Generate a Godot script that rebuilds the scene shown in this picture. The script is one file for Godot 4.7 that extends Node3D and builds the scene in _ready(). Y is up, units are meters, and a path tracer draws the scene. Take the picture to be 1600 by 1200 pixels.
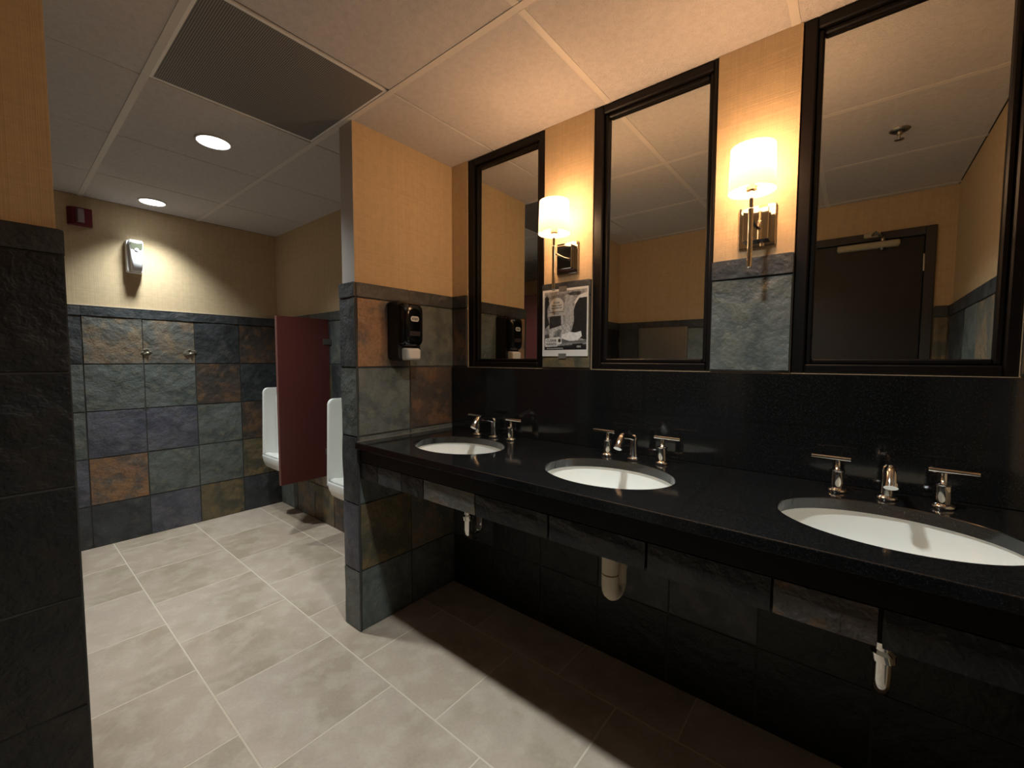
extends Node3D
# A hotel-style washroom: vanity with three sinks on the mirror wall (z = 0), a slate pier, a urinal alcove beyond it.
# x runs along the mirror wall, y is up, z points from the mirror wall into the room. Metres.

const H := 2.25            # ceiling
const TRIM_LOW := 1.504    # slate wainscot below, trim course above it
const TRIM_TOP := 1.568
const FAR_X := -2.12
const URINAL_Z := 0.043
const PIER_X := -0.126
const PIER_Z := 0.588
const RIGHT_X := 2.11
const BACK_Z := 1.85
const ENTRY_X := 0.058
const ENTRY_Z := 1.462
const STALL_Z := 2.70
const COUNTER := 0.869
const GRID_X := -0.3448
const GRID_Z := 0.579
const GRID := 0.618

var M := {}
var taken := {}
var slate_shapes := []
var slate_mats := {}
var trim_shape: Mesh
var rng := RandomNumberGenerator.new()

func _ready():
	rng.seed = 41
	# ---- camera, exposure, surroundings
	var cam := Camera3D.new()
	cam.name = "camera"
	cam.fov = 84.662
	cam.near = 0.02
	cam.far = 50.0
	add_child(cam)
	var b := Basis(Vector3.UP, 0.6815) * Basis(Vector3.RIGHT, -0.058) * Basis(Vector3.BACK, 0.0029)
	cam.transform = Transform3D(b, Vector3(1.6853, 1.2337, 1.5817))
	cam.current = true
	var env := Environment.new()
	env.background_mode = Environment.BG_COLOR
	env.background_color = Color(0, 0, 0)
	env.tonemap_mode = Environment.TONE_MAPPER_LINEAR
	env.tonemap_exposure = 1.28
	env.sdfgi_enabled = true
	env.ssao_enabled = true
	env.ssil_enabled = true
	var we := WorldEnvironment.new()
	we.name = "environment"
	we.environment = env
	add_child(we)
	# ---- setting, then things (each lamp carries its own light)
	make_materials()
	build_walls()
	build_floor()
	build_ceiling()
	build_door()
	build_lamps()
	build_vanity()
	build_mirrors()
	build_partitions()
	build_urinals()
	build_wall_fittings()
	build_poster()

# =====================================================================  helpers
func numbered(called: String) -> String:
	if not taken.has(called):
		taken[called] = 0
		return called
	taken[called] += 1
	return "%s_%03d" % [called, taken[called]]

func thing(called: String, label: String, category: String, at := Vector3.ZERO, group := "") -> Node3D:
	var o := Node3D.new()
	o.name = numbered(called)
	add_child(o)
	o.position = at
	o.set_meta("label", label)
	o.set_meta("category", category)
	if group != "":
		o.set_meta("group", group)
	return o

func copy(o: Node3D, at: Vector3, label := "") -> Node3D:
	var c: Node3D = o.duplicate()
	var base: String = String(o.name)
	c.name = numbered(base)
	add_child(c)
	c.position = at
	if label != "":
		c.set_meta("label", label)
	return c

func struct(called: String) -> Node3D:
	var o := Node3D.new()
	o.name = called
	o.set_meta("kind", "structure")
	add_child(o)
	return o

func begin() -> SurfaceTool:
	var st := SurfaceTool.new()
	st.begin(Mesh.PRIMITIVE_TRIANGLES)
	return st

func done(st: SurfaceTool) -> ArrayMesh:
	st.generate_normals()
	return st.commit()

func put(called: String, mesh: Mesh, material: Material, parent: Node, at := Vector3.ZERO) -> MeshInstance3D:
	var o := MeshInstance3D.new()
	o.name = called
	o.mesh = mesh
	o.material_override = material
	o.position = at
	parent.add_child(o, true)
	return o

func part(called: String, st: SurfaceTool, material: Material, parent: Node, at := Vector3.ZERO) -> MeshInstance3D:
	return put(called, done(st), material, parent, at)

func tri(st: SurfaceTool, a: Vector3, b: Vector3, c: Vector3, out: Vector3):
	# clockwise front faces: flip so that the face looks along `out`
	if (b - a).cross(c - a).dot(out) > 0.0:
		var t := b
		b = c
		c = t
	st.add_vertex(a); st.add_vertex(b); st.add_vertex(c)

func quad(st: SurfaceTool, a: Vector3, b: Vector3, c: Vector3, d: Vector3, out: Vector3):
	tri(st, a, b, c, out)
	tri(st, a, c, d, out)

func cbox(st: SurfaceTool, lo: Vector3, hi: Vector3, bev := 0.002):
	# box with chamfered edges
	st.set_smooth_group(-1)
	var c := (lo + hi) * 0.5
	var h := (hi - lo) * 0.5
	var e: float = min(bev, min(h.x, min(h.y, h.z)) * 0.49)
	var axes := [Vector3.RIGHT, Vector3.UP, Vector3.BACK]
	for k in 3:
		for s in [-1.0, 1.0]:
			var n: Vector3 = axes[k] * s
			var u: Vector3 = axes[(k + 1) % 3]
			var v: Vector3 = axes[(k + 2) % 3]
			var p: Vector3 = c + n * h[k]
			var a: Vector3 = u * (h[(k + 1) % 3] - e)
			var d: Vector3 = v * (h[(k + 2) % 3] - e)
			quad(st, p - a - d, p + a - d, p + a + d, p - a + d, n)
	for k in 3:
		var i := (k + 1) % 3
		var j := (k + 2) % 3
		for si in [-1.0, 1.0]:
			for sj in [-1.0, 1.0]:
				var run: Vector3 = axes[k] * (h[k] - e)
				var p1: Vector3 = c + axes[i] * si * h[i] + axes[j] * sj * (h[j] - e)
				var p2: Vector3 = c + axes[i] * si * (h[i] - e) + axes[j] * sj * h[j]
				quad(st, p1 - run, p1 + run, p2 + run, p2 - run, axes[i] * si + axes[j] * sj)
	for sx in [-1.0, 1.0]:
		for sy in [-1.0, 1.0]:
			for sz in [-1.0, 1.0]:
				var s3 := Vector3(sx, sy, sz)
				tri(st, c + s3 * Vector3(h.x, h.y - e, h.z - e), c + s3 * Vector3(h.x - e, h.y, h.z - e), c + s3 * Vector3(h.x - e, h.y - e, h.z), s3)

func box(called: String, lo: Vector3, hi: Vector3, material: Material, parent: Node, bev := 0.002) -> MeshInstance3D:
	# a chamfered box placed by its corners, its origin at the middle of its foot
	var at := Vector3((lo.x + hi.x) * 0.5, lo.y, (lo.z + hi.z) * 0.5)
	var st := begin()
	cbox(st, lo - at, hi - at, bev)
	return part(called, st, material, parent, at)

func lathe(st: SurfaceTool, prof: Array, at := Vector3.ZERO, seg := 24, sx := 1.0, sz := 1.0, ax := Basis.IDENTITY):
	# prof: [radius, height] rows from bottom to top; a repeated row makes a crisp edge
	var group := 1
	for k in prof.size() - 1:
		var p: Array = prof[k]
		var q: Array = prof[k + 1]
		if p[0] == q[0] and p[1] == q[1]:
			group += 1
			continue
		st.set_smooth_group(group)
		for i in seg:
			var a0 := TAU * i / seg
			var a1 := TAU * (i + 1) / seg
			var d0 := Vector3(cos(a0) * sx, 0, sin(a0) * sz)
			var d1 := Vector3(cos(a1) * sx, 0, sin(a1) * sz)
			var P0: Vector3 = d0 * p[0] + Vector3.UP * p[1]
			var P1: Vector3 = d1 * p[0] + Vector3.UP * p[1]
			var Q0: Vector3 = d0 * q[0] + Vector3.UP * q[1]
			var Q1: Vector3 = d1 * q[0] + Vector3.UP * q[1]
			var dr: float = q[0] - p[0]
			var dy: float = q[1] - p[1]
			var out := (d0 + d1).normalized() * dy - Vector3.UP * dr
			if q[0] > 1e-6:
				tri(st, at + ax * P0, at + ax * Q0, at + ax * Q1, ax * out)
			if p[0] > 1e-6:
				tri(st, at + ax * P0, at + ax * Q1, at + ax * P1, ax * out)

func tube(st: SurfaceTool, pts: Array, r, seg := 14, caps := true):
	# swept round tube; r a number or one radius per point
	var n := pts.size()
	var rings := []
	var up := Vector3.UP
	var t0: Vector3 = (pts[1] - pts[0]).normalized()
	if abs(t0.dot(up)) > 0.9:
		up = Vector3.BACK
	var side := t0.cross(up).normalized()
	for i in n:
		var t: Vector3
		if i == 0:
			t = t0
		elif i == n - 1:
			t = (pts[i] - pts[i - 1]).normalized()
		else:
			t = ((pts[i] - pts[i - 1]).normalized() + (pts[i + 1] - pts[i]).normalized()).normalized()
		side = (side - t * side.dot(t)).normalized()
		var other := t.cross(side)
		var rr: float = r[i] if r is Array else r
		var ring := []
		for k in seg:
			var a := TAU * k / seg
			ring.append(pts[i] + (side * cos(a) + other * sin(a)) * rr)
		rings.append(ring)
	st.set_smooth_group(1)
	for i in n - 1:
		for k in seg:
			var j := (k + 1) % seg
			var mid: Vector3 = (rings[i][k] + rings[i][j] + rings[i + 1][k] + rings[i + 1][j]) * 0.25
			quad(st, rings[i][k], rings[i][j], rings[i + 1][j], rings[i + 1][k], mid - (pts[i] + pts[i + 1]) * 0.5)
	if caps:
		st.set_smooth_group(-1)
		for e in [0, n - 1]:
			var out: Vector3 = pts[0] - pts[1] if e == 0 else pts[n - 1] - pts[n - 2]
			for k in seg:
				tri(st, pts[e], rings[e][k], rings[e][(k + 1) % seg], out)

func rounded(w: float, h: float, r: float, per := 5) -> Array:
	# outline of a rounded rectangle about the origin, counter-clockwise
	var out := []
	var rr: float = min(r, min(w, h) * 0.5 - 1e-4)
	for q in 4:
		var cx: float = (w * 0.5 - rr) * (1 if q == 0 or q == 3 else -1)
		var cy: float = (h * 0.5 - rr) * (1 if q < 2 else -1)
		for k in per + 1:
			var a := PI * 0.5 * (q + float(k) / per)
			out.append(Vector2(cx + cos(a) * rr, cy + sin(a) * rr))
	return out

func loft(st: SurfaceTool, sections: Array, cap0 := true, cap1 := true, group := 1):
	# sections: arrays of Vector3 of equal length; skin between them, plus end caps
	var n: int = sections[0].size()
	var mids := []
	for s in sections:
		var m := Vector3.ZERO
		for p in s:
			m += p
		mids.append(m / n)
	st.set_smooth_group(group)
	for i in sections.size() - 1:
		for k in n:
			var j := (k + 1) % n
			var a: Vector3 = sections[i][k]
			var b: Vector3 = sections[i][j]
			var c: Vector3 = sections[i + 1][j]
			var d: Vector3 = sections[i + 1][k]
			quad(st, a, b, c, d, (a + b + c + d) * 0.25 - (mids[i] + mids[i + 1]) * 0.5)
	st.set_smooth_group(-1)
	var last := sections.size() - 1
	for e in [[0, cap0], [last, cap1]]:
		if e[1]:
			var out: Vector3 = mids[0] - mids[1] if e[0] == 0 else mids[last] - mids[last - 1]
			if out.length() < 1e-9:
				continue
			for k in n:
				tri(st, mids[e[0]], sections[e[0]][k], sections[e[0]][(k + 1) % n], out)

func prism(st: SurfaceTool, poly: Array, u: Vector3, v: Vector3, o: Vector3, depth: Vector3):
	# a flat outline (Vector2 along u and v from o) given thickness
	var pp := PackedVector2Array(poly)
	var idx := Geometry2D.triangulate_polygon(pp)
	st.set_smooth_group(-1)
	var at := func(p: Vector2) -> Vector3: return o + u * p.x + v * p.y
	for k in range(0, idx.size(), 3):
		var a: Vector3 = at.call(pp[idx[k]])
		var b: Vector3 = at.call(pp[idx[k + 1]])
		var c: Vector3 = at.call(pp[idx[k + 2]])
		tri(st, a, b, c, -depth)
		tri(st, a + depth, b + depth, c + depth, depth)
	var clockwise := Geometry2D.is_polygon_clockwise(pp)
	for k in pp.size():
		var p: Vector2 = pp[k]
		var q: Vector2 = pp[(k + 1) % pp.size()]
		var nn := Vector2((q - p).y, -(q - p).x) * (-1.0 if clockwise else 1.0)
		quad(st, at.call(p), at.call(q), at.call(q) + depth, at.call(p) + depth, u * nn.x + v * nn.y)

# =====================================================================  materials
func field(size: int, sd: int, freq: float, octaves := 4, kind := FastNoiseLite.TYPE_SIMPLEX_SMOOTH, ridged := false) -> PackedByteArray:
	var n := FastNoiseLite.new()
	n.seed = sd
	n.noise_type = kind
	n.frequency = freq
	n.fractal_octaves = octaves
	n.fractal_type = FastNoiseLite.FRACTAL_RIDGED if ridged else FastNoiseLite.FRACTAL_FBM
	var im := n.get_seamless_image(size, size)
	im.convert(Image.FORMAT_L8)
	return im.get_data()

func texture(im: Image) -> ImageTexture:
	im.generate_mipmaps()
	return ImageTexture.create_from_image(im)

func painted(size: int, f: Callable) -> ImageTexture:
	var data := PackedByteArray()
	data.resize(size * size * 3)
	for i in size * size:
		var c: Color = f.call(i)
		data[i * 3] = int(clampf(c.r, 0, 1) * 255.0)
		data[i * 3 + 1] = int(clampf(c.g, 0, 1) * 255.0)
		data[i * 3 + 2] = int(clampf(c.b, 0, 1) * 255.0)
	return texture(Image.create_from_data(size, size, false, Image.FORMAT_RGB8, data))

func relief(size: int, f: Callable, strength: float) -> ImageTexture:
	var data := PackedByteArray()
	data.resize(size * size)
	for i in size * size:
		data[i] = int(clampf(f.call(i), 0, 1) * 255.0)
	var im := Image.create_from_data(size, size, false, Image.FORMAT_L8, data)
	im.convert(Image.FORMAT_RGBA8)
	im.bump_map_to_normal_map(strength)
	return texture(im)

func rgb(r: float, g: float, b: float) -> Color:
	return Color(r / 255.0, g / 255.0, b / 255.0)

func plain(color: Color, rough := 0.6, metal := 0.0) -> StandardMaterial3D:
	var m := StandardMaterial3D.new()
	m.albedo_color = color
	m.roughness = rough
	m.metallic = metal
	return m

func world_tex(tex: Texture2D, rough: float, repeat: float, normal: Texture2D = null, depth := 1.0, shift := Vector3.ZERO) -> StandardMaterial3D:
	var m := StandardMaterial3D.new()
	m.albedo_texture = tex
	m.roughness = rough
	m.uv1_triplanar = true
	m.uv1_world_triplanar = true
	m.uv1_scale = Vector3.ONE / repeat
	m.uv1_offset = shift
	m.uv1_triplanar_sharpness = 8.0
	if normal:
		m.normal_enabled = true
		m.normal_texture = normal
		m.normal_scale = depth
	return m

func make_materials():
	# --- slate: riven stone, each kind its own two tones with rust and pale flecks
	var S := 384
	var n1 := field(S, 3, 0.006, 4)
	var n2 := field(S, 8, 0.02, 4)
	var n3 := field(S, 15, 0.09, 3)
	var nr := field(S, 21, 0.011, 4, FastNoiseLite.TYPE_SIMPLEX_SMOOTH, true)
	# riven clefts: the stone splits in thin leaves, so its face runs in low terraces with sharp broken edges
	var slate_relief := relief(S, func(i):
		var a: float = (n2[i] * 0.8 + n1[i] * 0.5) / 255.0 * 7.0
		var leaf := floorf(a) + smoothstep(0.80, 1.0, a - floorf(a))
		return leaf / 10.0 * 0.62 + n2[i] / 255.0 * 0.22 + n3[i] / 255.0 * 0.12, 7.0)
	var kinds := {
		"green": [rgb(80, 84, 81), rgb(63, 68, 66), rgb(92, 92, 82), 0.60],
		"blue": [rgb(72, 73, 81), rgb(58, 59, 67), rgb(82, 80, 82), 0.60],
		"rust": [rgb(78, 70, 63), rgb(104, 77, 58), rgb(120, 90, 62), 0.52],
		"olive": [rgb(84, 75, 56), rgb(62, 60, 50), rgb(106, 86, 56), 0.60],
		"charcoal": [rgb(50, 53, 55), rgb(40, 42, 44), rgb(68, 66, 64), 0.66],
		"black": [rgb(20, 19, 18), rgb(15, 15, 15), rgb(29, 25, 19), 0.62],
		"tan": [rgb(92, 84, 74), rgb(76, 76, 72), rgb(110, 93, 72), 0.56],
		"umber": [rgb(66, 55, 47), rgb(52, 48, 45), rgb(94, 68, 46), 0.58],
	}
	var at := 0
	for k in kinds:
		var c: Array = kinds[k]
		var off := at * 5501
		var tex := painted(S, func(i):
			var j: int = (i + off) % (S * S)
			var t := smoothstep(0.28, 0.72, n1[j] / 255.0 + (n3[i] / 255.0 - 0.5) * 0.25)
			var col: Color = c[0].lerp(c[1], t)
			var p := smoothstep(c[3] - 0.14, c[3] + 0.14, n2[j] / 255.0 * 0.5 + n1[i] / 255.0 * 0.5)
			col = col.lerp(c[2], p * 0.7)
			var g := 1.14 + 0.24 * (n3[i] / 255.0)
			var v := smoothstep(0.90, 0.97, nr[i] / 255.0) * 0.04
			return Color(col.r * g + v, col.g * g + v, col.b * g + v))
		slate_mats[k] = []
		for s in 3:
			slate_mats[k].append(world_tex(tex, 0.52, 0.62, slate_relief, 0.6, Vector3(0.37 * s + 0.13 * at, 0.53 * s, 0.29 * s + 0.2 * at)))
		at += 1
	# --- wallpaper: woven straw-coloured linen
	var w1 := field(256, 31, 0.03, 3)
	var w2 := field(256, 33, 0.30, 2)
	var threads := PackedFloat32Array()
	threads.resize(512)
	var r2 := RandomNumberGenerator.new()
	r2.seed = 5
	for i in 512:
		threads[i] = r2.randf()
	var paper := painted(256, func(i):
		var x: int = i % 256
		var y: int = i / 256
		var g := 0.93 + 0.05 * threads[x] + 0.04 * threads[256 + y] + 0.05 * (w2[i] / 255.0 - 0.5) + 0.05 * (w1[i] / 255.0 - 0.5)
		return Color(0.797 * g, 0.703 * g, 0.560 * g))
	var paper_relief := relief(256, func(i): return 0.5 * threads[i % 256] + 0.4 * threads[256 + i / 256], 1.2)
	M.paper = world_tex(paper, 0.85, 0.34, paper_relief, 0.35)
	M.bead = plain(rgb(150, 142, 130), 0.6)
	M.corner = plain(rgb(196, 188, 178), 0.6)
	# --- floor: sandy porcelain, three cloudings
	var f1 := field(S, 51, 0.005, 4)
	var f2 := field(S, 55, 0.02, 4)
	var f3 := field(S, 57, 0.15, 2)
	M.floor = []
	for s in 4:
		var base: Color = [rgb(187, 170, 153), rgb(184, 166, 148), rgb(188, 171, 155), rgb(182, 164, 146)][s]
		var off := 9000 * s
		var tex := painted(S, func(i):
			var j: int = (i + off) % (S * S)
			var col: Color = base.lerp(rgb(158, 142, 120), smoothstep(0.35, 0.80, f1[j] / 255.0) * 0.6)
			col = col.lerp(rgb(206, 194, 176), smoothstep(0.40, 0.85, f2[j] / 255.0) * 0.4)
			var g := 0.97 + 0.06 * (f3[i] / 255.0)
			return Color(col.r * g, col.g * g, col.b * g))
		M.floor.append(world_tex(tex, 0.42, 0.9, null, 1.0, Vector3(0.31 * s, 0, 0.17 * s)))
	M.grout_floor = plain(rgb(206, 194, 174), 0.9)
	M.grout_wall = plain(rgb(62, 60, 56), 0.9)
	# --- ceiling: speckled mineral panels in a white grid
	var c1 := field(256, 61, 0.35, 2)
	var c2 := field(256, 62, 0.04, 3)
	var ct := painted(256, func(i):
		var g := 0.79 + 0.05 * (c2[i] / 255.0 - 0.5) - 0.10 * smoothstep(0.66, 0.80, c1[i] / 255.0)
		return Color(g, g * 0.972, g * 0.955))
	var cr := relief(256, func(i): return 1.0 - smoothstep(0.60, 0.80, c1[i] / 255.0), 1.5)
	M.panel = world_tex(ct, 0.95, 0.35, cr, 0.4)
	M.grid_bar = plain(rgb(214, 208, 200), 0.5)
	M.ceiling_back = plain(rgb(120, 116, 110), 0.95)
	# perforated return-air face: rows of small round holes
	var vt := painted(128, func(i):
		var x: int = i % 128
		var y: int = i / 128
		var d := Vector2(fposmod(x, 16.0) - 7.5, fposmod(y, 16.0) - 7.5).length()
		return rgb(138, 135, 131) if d > 5.2 else rgb(36, 35, 34))
	M.perforated = world_tex(vt, 0.55, 0.05)
	# --- stone, timber, laminate
	var g1 := field(256, 71, 0.35, 2)
	var g2 := field(256, 72, 0.12, 3)
	var gt := painted(256, func(i):
		var v := 0.072 + 0.15 * smoothstep(0.68, 0.86, g1[i] / 255.0) + 0.03 * smoothstep(0.5, 0.8, g2[i] / 255.0)
		return Color(v, v, v * 1.02))
	M.granite = world_tex(gt, 0.10, 0.30)
	M.granite.metallic_specular = 0.6
	var wood_src := field(256, 81, 0.012, 4)
	var wood_fine := field(256, 82, 0.2, 2)
	var wt := painted(256, func(i):
		var y: int = i / 256
		var x: int = i % 256
		var g := 0.75 + 0.35 * (wood_src[(y * 7 % 256) * 256 + x] / 255.0) + 0.12 * (wood_fine[i] / 255.0 - 0.5)
		return Color(0.066 * g, 0.048 * g, 0.044 * g))
	M.espresso = world_tex(wt, 0.42, 0.5)
	M.espresso.metallic_specular = 0.35
	M.door_wood = world_tex(wt, 0.5, 0.9)
	var m1 := field(128, 91, 0.3, 2)
	var mt := painted(128, func(i):
		var g := 0.9 + 0.22 * (m1[i] / 255.0 - 0.5)
		return Color(0.36 * g, 0.16 * g, 0.14 * g))
	M.maroon = world_tex(mt, 0.42, 0.12)
	M.maroon_edge = plain(rgb(120, 78, 70), 0.5)
	# --- metals, ceramics, plastics
	M.chrome = plain(Color(0.86, 0.86, 0.85), 0.06, 1.0)
	M.steel = plain(Color(0.62, 0.61, 0.59), 0.34, 1.0)
	M.porcelain = plain(rgb(238, 238, 232), 0.10)
	M.porcelain.metallic_specular = 0.5
	M.mirror = plain(Color(0.87, 0.885, 0.87), 0.0, 1.0)
	M.black_gloss = plain(rgb(10, 10, 11), 0.12)
	M.black_matte = plain(rgb(14, 14, 15), 0.5)
	M.smoke = plain(rgb(52, 46, 44), 0.15)
	M.pale_plastic = plain(rgb(196, 190, 180), 0.45)
	M.white_plastic = plain(rgb(226, 226, 230), 0.35)
	M.grey_window = plain(rgb(78, 80, 66), 0.25)
	M.red = plain(rgb(104, 18, 34), 0.4)  # alarm red, darkened: the shade it hangs in is put into the colour
	M.lens = plain(rgb(150, 138, 138), 0.2)  # alarm lens, its grey lowered for the same shade
	M.wrap = plain(rgb(214, 200, 176), 0.7)
	M.caulk = plain(rgb(112, 110, 102), 0.8)
	M.mortar = plain(rgb(104, 96, 82), 0.9)
	M.door_frame = plain(rgb(52, 50, 50), 0.5)
	M.paint_metal = plain(rgb(176, 166, 140), 0.45)
	M.white_metal = plain(rgb(232, 230, 226), 0.4)
	M.brass = plain(Color(0.62, 0.56, 0.45), 0.3, 1.0)
	# lamp shade: white linen that lets the bulb's light through
	M.shade = plain(rgb(250, 240, 224), 0.9)
	M.shade.backlight_enabled = true
	M.shade.backlight = Color(0.62, 0.585, 0.53)
	M.shade.emission_enabled = true
	M.shade.emission = Color(1.0, 0.86, 0.70)
	M.shade.emission_energy_multiplier = 0.45
	M.shade.cull_mode = BaseMaterial3D.CULL_DISABLED
	M.bulb = plain(rgb(255, 240, 214), 0.5)
	M.bulb.emission_enabled = true
	M.bulb.emission = Color(1.0, 0.74, 0.44)
	M.bulb.emission_energy_multiplier = 3.0
	M.down_lens = plain(rgb(250, 250, 246), 0.5)
	M.down_lens.emission_enabled = true
	M.down_lens.emission = Color(0.98, 1.0, 0.99)
	M.down_lens.emission_energy_multiplier = 4.0
	# slate pieces: a few riven faces on a unit square, 1 deep
	for k in 6:
		slate_shapes.append(slate_shape(k))
	var tr := begin()
	cbox(tr, Vector3.ZERO, Vector3.ONE, 0.03)
	trim_shape = done(tr)

func slate_shape(sd: int) -> ArrayMesh:
	var r := RandomNumberGenerator.new()
	r.seed = 100 + sd
	var st := begin()
	st.set_smooth_group(-1)
	var g := []
	var e := [0.008, 0.34, 0.67, 0.992]
	for j in 4:
		var row := []
		for i in 4:
			var rim: bool = i == 0 or j == 0 or i == 3 or j == 3
			var x: float = e[i] + (0.0 if i == 0 or i == 3 else r.randf_range(-0.08, 0.08))
			var y: float = e[j] + (0.0 if j == 0 or j == 3 else r.randf_range(-0.08, 0.08))
			if i == 0 or i == 3:
				x += r.randf_range(0.0, 0.006) * (1 if i == 0 else -1)
			if j == 0 or j == 3:
				y += r.randf_range(0.0, 0.006) * (1 if j == 0 else -1)
			row.append(Vector3(x, y, 1.0 + (r.randf_range(-0.22, 0.05) if rim else r.randf_range(-0.12, 0.22))))
		g.append(row)
	for j in 3:
		for i in 3:
			if r.randf() < 0.5:
				tri(st, g[j][i], g[j][i + 1], g[j + 1][i + 1], Vector3.BACK)
				tri(st, g[j][i], g[j + 1][i + 1], g[j + 1][i], Vector3.BACK)
			else:
				tri(st, g[j][i], g[j][i + 1], g[j + 1][i], Vector3.BACK)
				tri(st, g[j][i + 1], g[j + 1][i + 1], g[j + 1][i], Vector3.BACK)
	for i in 3:
		for s in [[g[0][i], g[0][i + 1], Vector3.DOWN], [g[3][i], g[3][i + 1], Vector3.UP], [g[i][0], g[i + 1][0], Vector3.LEFT], [g[i][3], g[i + 1][3], Vector3.RIGHT]]:
			var a: Vector3 = s[0]
			var b: Vector3 = s[1]
			quad(st, a, b, Vector3(b.x, b.y, 0), Vector3(a.x, a.y, 0), s[2])
	return done(st)

# =====================================================================  the room
const ROWS := [0.0, 0.278, 0.585, 0.891, 1.197, 1.504]

func wainscot(wall: Node3D, start: Vector3, n: Vector3, cuts: Array, picks: Array, rows := ROWS, trim := true, weights := ["green", "blue", "charcoal", "olive", "umber", "green", "tan"]):
	# slate pieces on a wall face: `start` is the foot of the face at its first end, cuts are distances along it.
	# picks: [row, column] -> kind, as "row,column:kind" strings; elsewhere a seeded choice
	var u := Vector3.UP.cross(n)
	var length: float = cuts[cuts.size() - 1] - cuts[0]
	var chosen := {}
	for p in picks:
		chosen[[p[0], p[1]]] = p[2]
	var top: float = rows[rows.size() - 1]
	var bed := begin()
	var lo: Vector3 = start + u * cuts[0] + Vector3.UP * rows[0]
	prism(bed, [Vector2(0, 0), Vector2(length, 0), Vector2(length, (TRIM_TOP if trim else top) - rows[0] - 0.003), Vector2(0, (TRIM_TOP if trim else top) - rows[0] - 0.003)], u, Vector3.UP, lo + n * 0.0004, n * 0.0078)
	part("grout_bed", bed, M.grout_wall, wall)
	for j in rows.size() - 1:
		for i in cuts.size() - 1:
			var kind: String = weights[rng.randi() % weights.size()]
			if chosen.has([j, i]):
				kind = chosen[[j, i]]
			piece("slate_tile", wall, start + u * cuts[i] + Vector3.UP * rows[j], u, n, cuts[i + 1] - cuts[i], rows[j + 1] - rows[j], slate_mats[kind][rng.randi() % 3], 0.0125)
	if trim:
		for i in cuts.size() - 1:
			piece("trim_tile", wall, start + u * cuts[i] + Vector3.UP * TRIM_LOW, u, n, cuts[i + 1] - cuts[i], TRIM_TOP - TRIM_LOW, slate_mats["charcoal"][rng.randi() % 3], 0.0145, trim_shape)

func piece(called: String, wall: Node3D, at: Vector3, u: Vector3, n: Vector3, w: float, h: float, material: Material, deep: float, shape: Mesh = null):
	var o := MeshInstance3D.new()
	o.name = called
	o.mesh = shape if shape else slate_shapes[rng.randi() % slate_shapes.size()]
	o.material_override = material
	o.transform = Transform3D(Basis(u * (w - 0.0012), Vector3.UP * (h - 0.0012), n * deep), at + u * 0.0006 + Vector3.UP * 0.0006)
	wall.add_child(o, true)

func steps(total: float, first: float, pitch := 0.294) -> Array:
	var out := [0.0]
	var p := first
	while p < total - 0.03:
		if p > 0.02:
			out.append(p)
		p += pitch
	out.append(total)
	return out

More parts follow.
